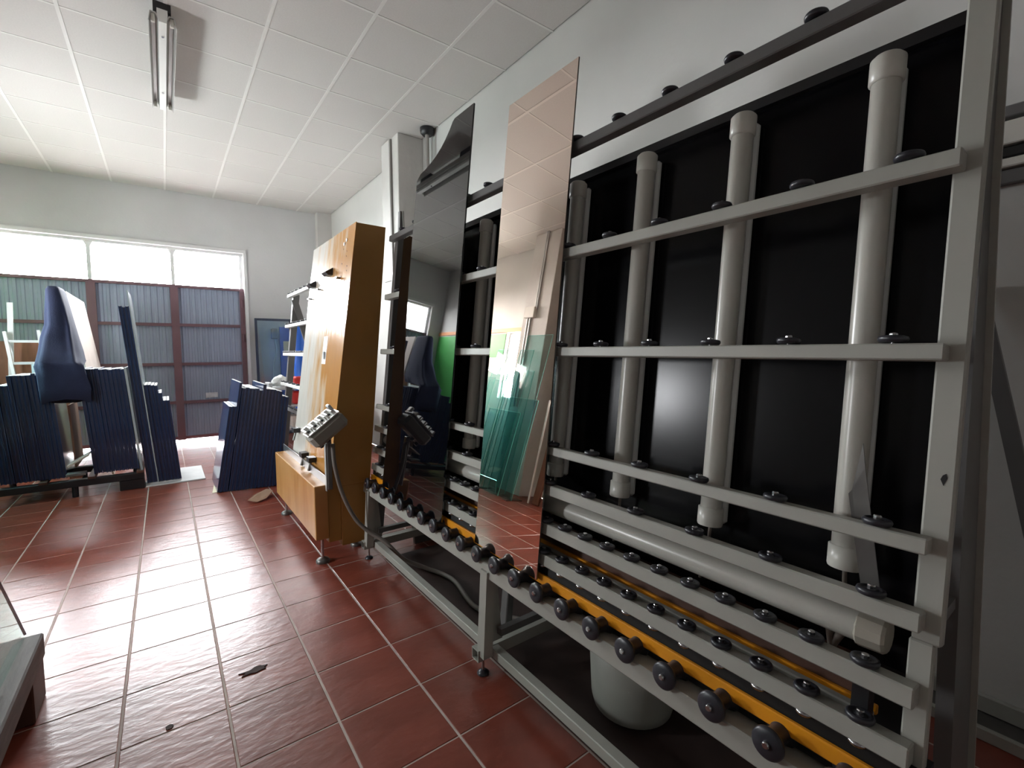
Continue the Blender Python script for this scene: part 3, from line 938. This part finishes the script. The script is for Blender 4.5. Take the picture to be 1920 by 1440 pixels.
# stack leaning the other way, on white foam
LEAN_L = math.radians(4.6)
hL = [0.85, 0.85, 0.93, 1.01, 1.015, 1.02, 1.02, 1.82, 1.81, 1.82]
xx = 0.088
for i, h in enumerate(hL):
    th = 0.026
    M = Matrix.Translation((xx - th * math.cos(LEAN_L), 6.075 + rng.uniform(-0.006, 0.006), 0.034)) @ Matrix.Rotation(-LEAN_L, 4, 'Y')
    if i == 7:
        xx -= 0.002
        pn = MB(Matrix.Translation((xx, 6.06, 0.034)) @ Matrix.Rotation(-LEAN_L, 4, 'Y')).box(-0.010, 0, 0, 0.62, 0, 1.98)
        solo(pn, 'glass_sheet', M_edge, 'tallest pale thin sheet rising from the stack on white foam', 'glass')
        xx -= 0.013
        M = Matrix.Translation((xx - th * math.cos(LEAN_L), 6.075, 0.034)) @ Matrix.Rotation(-LEAN_L, 4, 'Y')
    lab = ORD[i] + ' dark glass unit from the door side on the white foam' if i < 7 else ORD[i - 7] + ' of the tall narrow dark glass units behind the tallest pale sheet'
    glass_unit(lab, 'glass units standing on white foam', M, 0.55 if i < 7 else 0.40, h, th)
    xx -= 0.0275
fm = MB().cbox(-0.215, 0.30, 6.03, 6.75, 0.0, 0.014, 0.003)
solo(fm, 'foam_sheet', M_foam, 'white foam sheet lying under the glass stack near the door', 'foam sheet')
fb = MB().cbox(-0.215, 0.088, 6.09, 6.19, 0.0145, 0.032, 0.003)
solo(fb, 'foam_strip', M_foam, 'nearer thin foam batten between white foam sheet and glass units', 'foam sheet')
fb = MB().cbox(-0.215, 0.088, 6.36, 6.46, 0.0145, 0.032, 0.003)
solo(fb, 'foam_strip', M_foam, 'farther thin foam batten between white foam sheet and glass units', 'foam sheet')
pale = MB(Matrix.Translation((-0.235, 6.03, 0.19)) @ Matrix.Rotation(-math.radians(4.6), 4, 'Y')).box(-0.012, 0.006, 0, 0.7, 0, 1.05)
solo(pale, 'glass_sheet', M_edge, 'pale grey sheet leaning between the two dark glass stacks', 'glass')

# rack with two groups of units
rk = thing('glass_rack', 'low dark steel rack base carrying the big glass stack', 'rack', (-0.85, 6.4, 0))
MB().cbox(-1.36, -0.222, 6.02, 6.10, 0.10, 0.165, 0.004).build('front_beam', M_dark, rk)
MB().cbox(-1.36, -0.222, 6.70, 6.78, 0.10, 0.165, 0.004).build('rear_beam', M_dark, rk)
for xx in (-1.32, -0.96, -0.62, -0.252):
    MB().cbox(xx - 0.03, xx + 0.03, 6.0, 6.82, 0.165, 0.188, 0.003).build('deck_slat', M_woodd, rk)
for (xx, yy2) in ((-0.75, 6.06), (-1.29, 6.06), (-0.75, 6.74), (-1.29, 6.74), (-0.32, 6.74)):
    MB().cyl((xx, yy2, 0.0), (xx, yy2, 0.10), 0.025, 14).build('leg', M_dark, rk)
MB().cbox(-0.42, -0.222, 6.03, 6.09, 0.0, 0.10, 0.004).build('corner_block', M_dark, rk)
MB().cbox(-1.36, -1.33, 6.3, 6.36, 0.188, 1.05, 0.004).build('upright', M_dark, rk)
LEAN_1 = math.radians(4.2)
xx = -0.262
for i in range(11):
    h = 1.03 + rng.uniform(-0.012, 0.012)
    M = Matrix.Translation((xx - 0.028, 6.10 + rng.uniform(-0.01, 0.01), 0.191)) @ Matrix.Rotation(-LEAN_1, 4, 'Y')
    glass_unit(ORD[i] + ' dark glass unit from the pale sheet on the steel rack', 'glass units at the door end of the rack', M, 0.62, h, 0.028)
    xx -= 0.0318
xx = -0.80
for i in range(14):
    h = 1.0 + rng.uniform(-0.015, 0.015)
    if 5 <= i < 9:
        h = 0.99
    elif 9 <= i < 12:
        h = 0.90
    elif i >= 12:
        h = 0.83
    M = Matrix.Translation((xx - 0.028, 6.08 + rng.uniform(-0.01, 0.01), 0.191)) @ Matrix.Rotation(-LEAN_1, 4, 'Y')
    glass_unit(ORD[i] + ' dark glass unit from the cardboard on the rack below the ladder', 'glass units below the ladder', M, 0.62, h, 0.028)
    xx -= 0.0318
for i, (x, z, w) in enumerate(((-0.93, 1.235, 0.10), (-1.06, 1.27, 0.07), (-1.17, 1.12, 0.08))):
    s = MB().box(x - w / 2, x + w / 2, 6.75, 6.765, 0.19, z)
    solo(s, 'glass_offcut', M_edge, ('narrow pale glass offcut behind the blanket end', 'taller pale glass offcut under the ladder rung', 'short pale glass offcut at the ladder foot')[i], 'glass')

# board, blanket, cardboard and blocks
LB = math.radians(8)
bd = MB(Matrix.Translation((-0.520, 6.90, 0.003)) @ Matrix.Rotation(-math.radians(8.2), 4, 'Y')).box(-0.018, 0.0, 0, 1.40, 0, 2.06)
bo = solo(bd, 'board', M_board, 'pale board leaning in the rack with blanket over its edge', 'board')
# blanket draped over the near end of the board
# (z, x0, x1, centre y, half depth): over the board's edge, then hanging in front of the units
secs = [(2.045, -0.905, -0.815, 6.66, 0.20), (2.01, -0.918, -0.800, 6.64, 0.22), (1.84, -0.925, -0.765, 6.62, 0.24), (1.66, -0.930, -0.735, 6.60, 0.26), (1.54, -0.955, -0.715, 6.56, 0.29),
        (1.40, -0.968, -0.685, 6.50, 0.34), (1.30, -0.972, -0.655, 6.35, 0.34), (1.262, -0.965, -0.625, 6.05, 0.050), (1.15, -0.945, -0.605, 6.030, 0.034), (1.05, -0.940, -0.580, 6.028, 0.034), (0.93, -0.93, -0.59, 6.028, 0.032)]
NB = 56
vs, fs = [], []
for j, (z, xa, xb, cyy, ry) in enumerate(secs):
    for i in range(NB):
        t = 2 * math.pi * i / NB
        cx, rx = (xa + xb) / 2, (xb - xa) / 2
        f = 1 + (0.05 * math.sin(7 * t + j * 0.35) * min(1, (2.05 - z) * 2) + 0.025 * math.sin(3 * t - j)) * (1 if z > 1.28 else 0.35)
        sx = math.copysign(abs(math.cos(t)) ** 0.45, math.cos(t))
        sy = math.copysign(abs(math.sin(t)) ** 0.45, math.sin(t))
        vs.append((cx + rx * f * sx, cyy + ry * f * sy, z + (0.02 * math.sin(3 * t) if j == len(secs) - 1 else 0)))
for j in range(len(secs) - 1):
    for i in range(NB):
        k = (i + 1) % NB
        fs.append((j * NB + i, j * NB + k, (j + 1) * NB + k, (j + 1) * NB + i))
fs.append(tuple(range(NB)))
fs.append(tuple((len(secs) - 1) * NB + i for i in range(NB))[::-1])
bl = MB()
bl._add(vs, fs, True)
bl = solo(bl, 'blanket', M_cloth, 'navy blanket draped over the near edge of the pale board', 'blanket')
cd = MB(Matrix.Translation((-0.66, 6.22, 0.26)) @ Matrix.Rotation(-math.radians(2), 4, 'Y')).box(-0.10, -0.085, 0, 0.5, 0, 0.62)
solo(cd, 'cardboard_sheet', M_card, 'brown cardboard sheet standing in the gap of the glass rack', 'cardboard')
cp = MB(Matrix.Translation((-0.70, 6.0, 0.36)) @ Matrix.Rotation(math.radians(-32), 4, 'Y')).box(-0.10, 0.08, 0, 0.2, -0.008, 0.008)
solo(cp, 'cardboard_flap', M_board, 'pale cardboard flap tilted in the gap above the blocks', 'cardboard')
solo(MB().cbox(-0.80, -0.66, 5.99, 6.09, 0.213, 0.238, 0.003), 'wood_block', M_wood, 'flat pale wooden block on top in the rack gap', 'wood block')
solo(MB().cbox(-0.775, -0.685, 6.00, 6.08, 0.189, 0.212, 0.003), 'wood_block', M_woodb, 'small brown wooden block below the pale flat one', 'wood block')

# ladder and pole beyond the rack
ld = thing('ladder', 'aluminium ladder standing behind the glass rack', 'ladder', (-1.25, 7.4, 0))
for (a, b, zt) in ((-1.415, -1.20, 1.62), (-1.145, -0.98, 1.64)):
    MB().bar((b, 7.25, 0.0), (a, 7.55, zt), 0.05, 0.028, (1, 0, 0)).build('rail', M_alup, ld)
for z in (0.40, 0.67, 0.94, 1.27, 1.515):
    t = z / 1.62
    MB().bar((-1.20 - 0.215 * t, 7.25 + 0.3 * t, z), (-0.98 - 0.165 * t, 7.25 + 0.3 * t, z), 0.03, 0.028).build('rung', M_alup, ld)
pl_ = MB().bar((-1.44, 7.60, 0.0), (-1.365, 7.60, 1.95), 0.045, 0.02, (0, 1, 0))
solo(pl_, 'pole', M_alup, 'upright pale metal pole behind the ladder', 'pole')
solo(MB().box(-1.62, -0.95, 7.75, 7.78, 0.0, 1.52), 'plywood_sheet', M_woodb, 'brown plywood sheet standing behind the ladder', 'board')

# ------------------------------------------------------------------ things by the back wall corner
fp = thing('framed_pane', 'dark framed glass pane leaning on the back wall by the door', 'framed pane', (1.47, 8.62, 0))
FPM = Matrix.Translation((1.20, 8.54, 0.003)) @ Matrix.Rotation(math.radians(-2.5), 4, 'X')
for (a, b, c, d) in ((0, 0.035, 0, 1.93), (0.515, 0.55, 0, 1.93), (0.035, 0.515, 0, 0.035), (0.035, 0.515, 1.895, 1.93)):
    MB(FPM).cbox(a, b, 0, 0.03, c, d, 0.003).build('frame_bar', mat('dark_blue_frame', (44, 52, 72), 0.4), fp)
MB(FPM).box(0.03, 0.52, 0.012, 0.017, 0.03, 1.90).build('pane', glass('pale_blue_glass', (0.80, 0.88, 0.93)), fp)
wp = MB().bar((1.36, 8.665, 0.0), (1.235, 8.70, 1.78), 0.05, 0.014, (0, 1, 0))
solo(wp, 'plank', M_board, 'pale plank leaning behind the framed glass pane', 'board')
eb = thing('switch_box', 'grey electrical box with white cable seen through the framed pane', 'switch box', (1.50, 8.70, 1.60))
MB().cbox(1.45, 1.54, 8.66, 8.73, 1.60, 1.77, 0.006).build('box', M_housing, eb)
MB().tube([(1.50, 8.70, 1.60), (1.52, 8.69, 1.40), (1.47, 8.69, 1.15), (1.45, 8.69, 0.8), (1.47, 8.70, 0.4)], 0.012, 8).build('cable', M_cabw, eb)
solo(MB().box(1.58, 1.76, 8.705, 8.728, 0.6, 1.80), 'blue_panel', M_blue, 'flat blue panel on the back wall beside the switch box', 'panel')
solo(MB().box(1.63, 1.74, 8.700, 8.704, 1.36, 1.56), 'notice', M_paper, 'small paper notice fixed to the flat blue panel', 'notice')
br = thing('plastic_roll', 'tall bright blue plastic roll standing behind the far stand', 'roll', (1.66, 7.60, 0))
MB().lathe([(0.09, 0), (0.095, 0.02), (0.095, 1.82), (0.088, 1.83)], (1.655, 7.60, 0.0), (0, 0, 1), 24).build('roll', M_blue, br)
MB().lathe([(0.035, 0), (0.035, 0.05)], (1.655, 7.60, 1.83), (0, 0, 1), 16).build('core_tube', M_card, br)
sh = thing('parts_shelf', 'low shelf of metal boards behind the far stand', 'shelf', (1.5, 7.25, 0))
for z in (0.30, 0.62, 0.86):
    MB().cbox(1.10, 1.95, 7.0, 7.45, z, z + 0.03, 0.003).build('shelf_board', M_alup, sh)
for (xx, yy2) in ((1.12, 7.02), (1.93, 7.02), (1.12, 7.43), (1.93, 7.43)):
    MB().box(xx - 0.015, xx + 0.015, yy2 - 0.015, yy2 + 0.015, 0, 0.86).build('upright', M_alup, sh)
solo(MB().cbox(1.46, 1.62, 7.1, 7.3, 0.891, 1.03, 0.02), 'red_case', M_red, 'red plastic case on the top board of the shelf', 'case')
solo(MB().cbox(1.42, 1.60, 7.05, 7.28, 0.651, 0.83, 0.02), 'red_case', M_red, 'red plastic case on the middle board of the shelf', 'case')
solo(MB().cbox(1.40, 1.60, 7.05, 7.30, 0.331, 0.48, 0.006), 'carton', M_board, 'pale carton on the lowest board of the shelf', 'carton')
bag = MB()
bm_ = bmesh.new()
bmesh.ops.create_icosphere(bm_, subdivisions=3, radius=1.0)
for v in bm_.verts:
    n = 1 + 0.18 * math.sin(7 * v.co.x + 3 * v.co.y) * math.cos(6 * v.co.z)
    v.co = Vector((v.co.x * 0.10 * n, v.co.y * 0.09 * n, max(-0.75, v.co.z) * 0.085 * n))
bag._add([v.co + Vector((1.28, 7.2, 0.891 + 0.076)) for v in bm_.verts], [tuple(v.index for v in f.verts) for f in bm_.faces], True)
bm_.free()
solo(bag, 'plastic_bag', M_foam, 'crumpled white plastic bag on the shelf beside the red case', 'bag')
bx_ = MB().cbox(1.12, 1.165, 7.05, 7.35, 0.891, 0.96, 0.004)
solo(bx_, 'metal_profile', M_alup, 'short metal profile at the end of the shelf top', 'metal strip')

# ------------------------------------------------------------------ papers and dirt on the floor
pv = MB()
pv._add([(0.315, 5.38, 0.0005), (0.40, 5.40, 0.0005), (0.47, 5.93, 0.0005), (0.385, 5.98, 0.0005), (0.315, 5.38, 0.003), (0.40, 5.40, 0.003), (0.47, 5.93, 0.003), (0.385, 5.98, 0.003)],
        [(3, 2, 1, 0), (4, 5, 6, 7), (0, 1, 5, 4), (1, 2, 6, 5), (2, 3, 7, 6), (3, 0, 4, 7)])
solo(pv, 'card_strip', M_paper, 'cream card strip on the tiles along the stack by the yellow tank', 'cardboard')


def blob(cx, cy, rx, ry, n, z, jag, seed):
    r = random.Random(seed)
    P = []
    for i in range(n):
        t = 2 * math.pi * i / n
        k = 1 + r.uniform(-jag, jag)
        P.append((cx + rx * k * math.cos(t), cy + ry * k * math.sin(t)))
    return MB().prism(P, 0.0005, z, 'z')


M_leaf = mat('dry_leaf', (74, 60, 58), 0.9, var=0.2, vs=30)
solo(blob(0.255, 2.24, 0.052, 0.018, 16, 0.004, 0.45, 3), 'leaf', M_leaf, 'dark ragged leaf scrap on the bright tile', 'leaf')
solo(blob(-0.049, 2.079, 0.012, 0.012, 12, 0.003, 0.15, 5), 'dirt_spot', M_leaf, 'small round dark dirt spot near the grout line', 'dirt')
cv = MB()
cvp = [(0.55, 4.80, 0.03), (0.62, 4.76, 0.012), (0.70, 4.80, 0.02), (0.78, 4.92, 0.05), (0.74, 5.02, 0.05), (0.62, 4.95, 0.03)]
n = len(cvp)
cv._add([(x, y, z + 0.001) for x, y, z in cvp] + [(x, y, z + 0.005) for x, y, z in cvp], [tuple(range(n))[::-1], tuple(range(n, 2 * n))] + [(i, (i + 1) % n, n + (i + 1) % n, n + i) for i in range(n)])
solo(cv, 'cardboard_scrap', M_card, 'curled cardboard scrap on the floor beside the yellow tank', 'cardboard')

# ------------------------------------------------------------------ wooden trolley and glass at the near left
tp = thing('wooden_trolley', 'weathered wooden trolley beam with end block carrying a glass sheet', 'trolley', (-0.62, 1.9, 0))
MB().cbox(-0.575, -0.446, 1.05, 2.60, 0.165, 0.26, 0.006).build('side_beam', M_wood, tp)
MB().cbox(-1.30, -1.17, 1.05, 2.60, 0.165, 0.26, 0.006).build('side_beam', M_wood, tp)
for (a, b) in ((2.40, 2.595), (1.10, 1.30)):
    MB().cbox(-1.30, -0.452, a, b, 0.0, 0.164, 0.005).build('end_block', M_woodd, tp)
for yy2 in (1.4, 1.8, 2.15, 2.45):
    MB().cbox(-1.168, -0.578, yy2 - 0.05, yy2 + 0.05, 0.20, 0.255, 0.004).build('deck_slat', M_wood, tp)
MB().cbox(-0.60, -0.52, 1.55, 2.22, 0.262, 0.30, 0.006).build('stop_block', M_wood, tp)
gb = MB(Matrix.Translation((-0.497, 1.30, 0.263)) @ Matrix.Rotation(-math.radians(14), 4, 'Y')).box(-0.008, 0, 0, 1.31, 0, 0.62)
gs = thing('glass_sheet', 'clear glass sheet leaning on the weathered wooden trolley', 'glass', (-0.5, 1.95, 0.262))
gb.build('pane', G_clear, gs)
ge = MB(Matrix.Translation((-0.497, 1.30, 0.263)) @ Matrix.Rotation(-math.radians(14), 4, 'Y'))
ge.box(-0.008, 0.0, 1.3105, 1.314, 0, 0.62).box(-0.008, 0, 0, 1.31, 0.6205, 0.624)
ge.build('edge', mat('dark_glass_rim', (96, 84, 96), 0.2), gs)

# ------------------------------------------------------------------ along the right wall behind the stand
rl = thing('wall_rack', 'grey and white metal rails fixed along the wall behind the stand', 'rack', (2.42, -0.5, 1.95))
for (z0, z1, m, dx) in ((2.20, 2.24, M_paintd, 0.05), (2.105, 2.185, M_pvcw, 0.06), (2.065, 2.10, M_felt, 0.045), (2.03, 2.06, M_pvcw, 0.05), (1.975, 2.025, M_paintd, 0.03)):  # the black strip fills in the dark gap between the white rails
    MB().cbox(XR - dx, XR - 0.001, -2.4, 1.3, z0, z1, 0.004).build('rail', m, rl)
MB().box(XR - 0.03, XR - 0.001, -1.6, -1.55, 1.90, 2.30).build('bracket', M_paintd, rl)
MB().box(XR - 0.03, XR - 0.001, 0.95, 1.0, 1.90, 2.30).build('bracket', M_paintd, rl)
pk = MB().bar((2.425, 0.375, 1.62), (2.30, 0.02, 0.0), 0.045, 0.03, (1, 0, 0))
solo(pk, 'pole', M_paintd, 'dark pole leaning against the white wall behind the stand', 'pole')
fc = thing('floor_channel', 'dusty metal channel lying along the wall on the floor', 'metal channel', (2.38, -0.4, 0))
MB().cbox(2.30, 2.445, -2.0, 1.2, 0.0, 0.02, 0.003).build('channel_base', M_steel, fc)
MB().cbox(2.425, 2.447, -2.0, 1.2, 0.021, 0.085, 0.003).build('channel_side', M_paint, fc)
MB().cbox(2.275, 2.297, -2.0, 1.2, 0.0, 0.045, 0.003).build('channel_side', M_paint, fc)

# ------------------------------------------------------------------ by the left wall (seen in the mirrors)
G_teal2 = glass('deep_teal_glass', (0.74, 0.88, 0.88))


M_tedge = mat('teal_glass_edge', (120, 196, 186), 0.15)


def lean_sheet(y0, y1, h, xb, lean, label, m=None, th=0.008, z0=0.012):
    X = Matrix.Translation((xb, 0, z0)) @ Matrix.Rotation(-math.radians(lean), 4, 'Y')
    t = thing('glass_sheet', label, 'glass', (xb, (y0 + y1) / 2, z0))
    MB(X).box(-th, 0, y0 + 0.003, y1 - 0.003, 0, h - 0.003).build('pane', m or G_teal, t)
    for (a, b, c, d) in ((y0, y0 + 0.0028, 0, h), (y1 - 0.0028, y1, 0, h), (y0 + 0.003, y1 - 0.003, h - 0.0028, h)):
        MB(X).box(-th, 0, a, b, c, d).build('edge', M_tedge, t)
    return t


SHEETS = [
    (4.88, 5.62, 1.12, -1.40, 8.0, 'short teal glass sheet in front of the leaning row by green wall'),
    (4.62, 5.40, 1.32, -1.425, 8.0, 'teal glass sheet with pale edge second in the leaning row'),
    (5.45, 6.30, 1.55, -1.45, 8.0, 'mid height teal glass sheet beside the short front one'),
    (5.05, 5.35, 2.02, -1.475, 7.6, 'slim tall teal glass strip in the leaning row'),
    (4.74, 5.27, 2.24, -1.50, 7.2, 'tall wide teal glass sheet before the white pillar'),
    (5.60, 6.60, 1.75, -1.525, 8.0, 'broad teal glass sheet under the side window'),
    (5.53, 6.05, 2.05, -1.55, 8.0, 'tall teal glass sheet between pillar and side window'),
    (5.95, 6.85, 1.60, -1.575, 8.0, 'teal glass sheet at the door end of the leaning row'),
    (5.00, 5.60, 1.72, -1.60, 5.6, 'teal glass sheet nearest the pillar foot'),
]
for (a, b, h, xb, le, lab) in SHEETS:
    lean_sheet(a, b, h, xb, le, lab, G_teal2 if h < 1.4 else G_teal)
solo(MB().cbox(-1.64, -1.38, 4.66, 4.76, 0.0, 0.011, 0.002), 'floor_batten', M_woodd, 'dark wooden batten under the near end of teal glass row', 'batten')
solo(MB().cbox(-1.64, -1.38, 5.36, 5.46, 0.0, 0.011, 0.002), 'floor_batten', M_woodd, 'dark wooden batten under the middle of teal glass row', 'batten')
solo(MB().cbox(-1.64, -1.38, 6.10, 6.20, 0.0, 0.011, 0.002), 'floor_batten', M_woodd, 'dark wooden batten under the door end of teal glass row', 'batten')
solo(MB(Matrix.Translation((-1.70, 4.42, 0.0)) @ Matrix.Rotation(-math.radians(8), 4, 'Y')).cbox(-0.03, 0, 0, 0.12, 0.005, 3.0, 0.003), 'plank', M_woodb, 'tall brown plank leaning beside the white pillar', 'board')
solo(MB(Matrix.Translation((-1.66, 4.555, 0.0)) @ Matrix.Rotation(-math.radians(4), 4, 'Y')).cbox(-0.015, 0, 0, 0.03, 0, 1.35, 0.003), 'metal_profile', M_white, 'white metal profile standing beside the tall brown plank', 'metal strip')
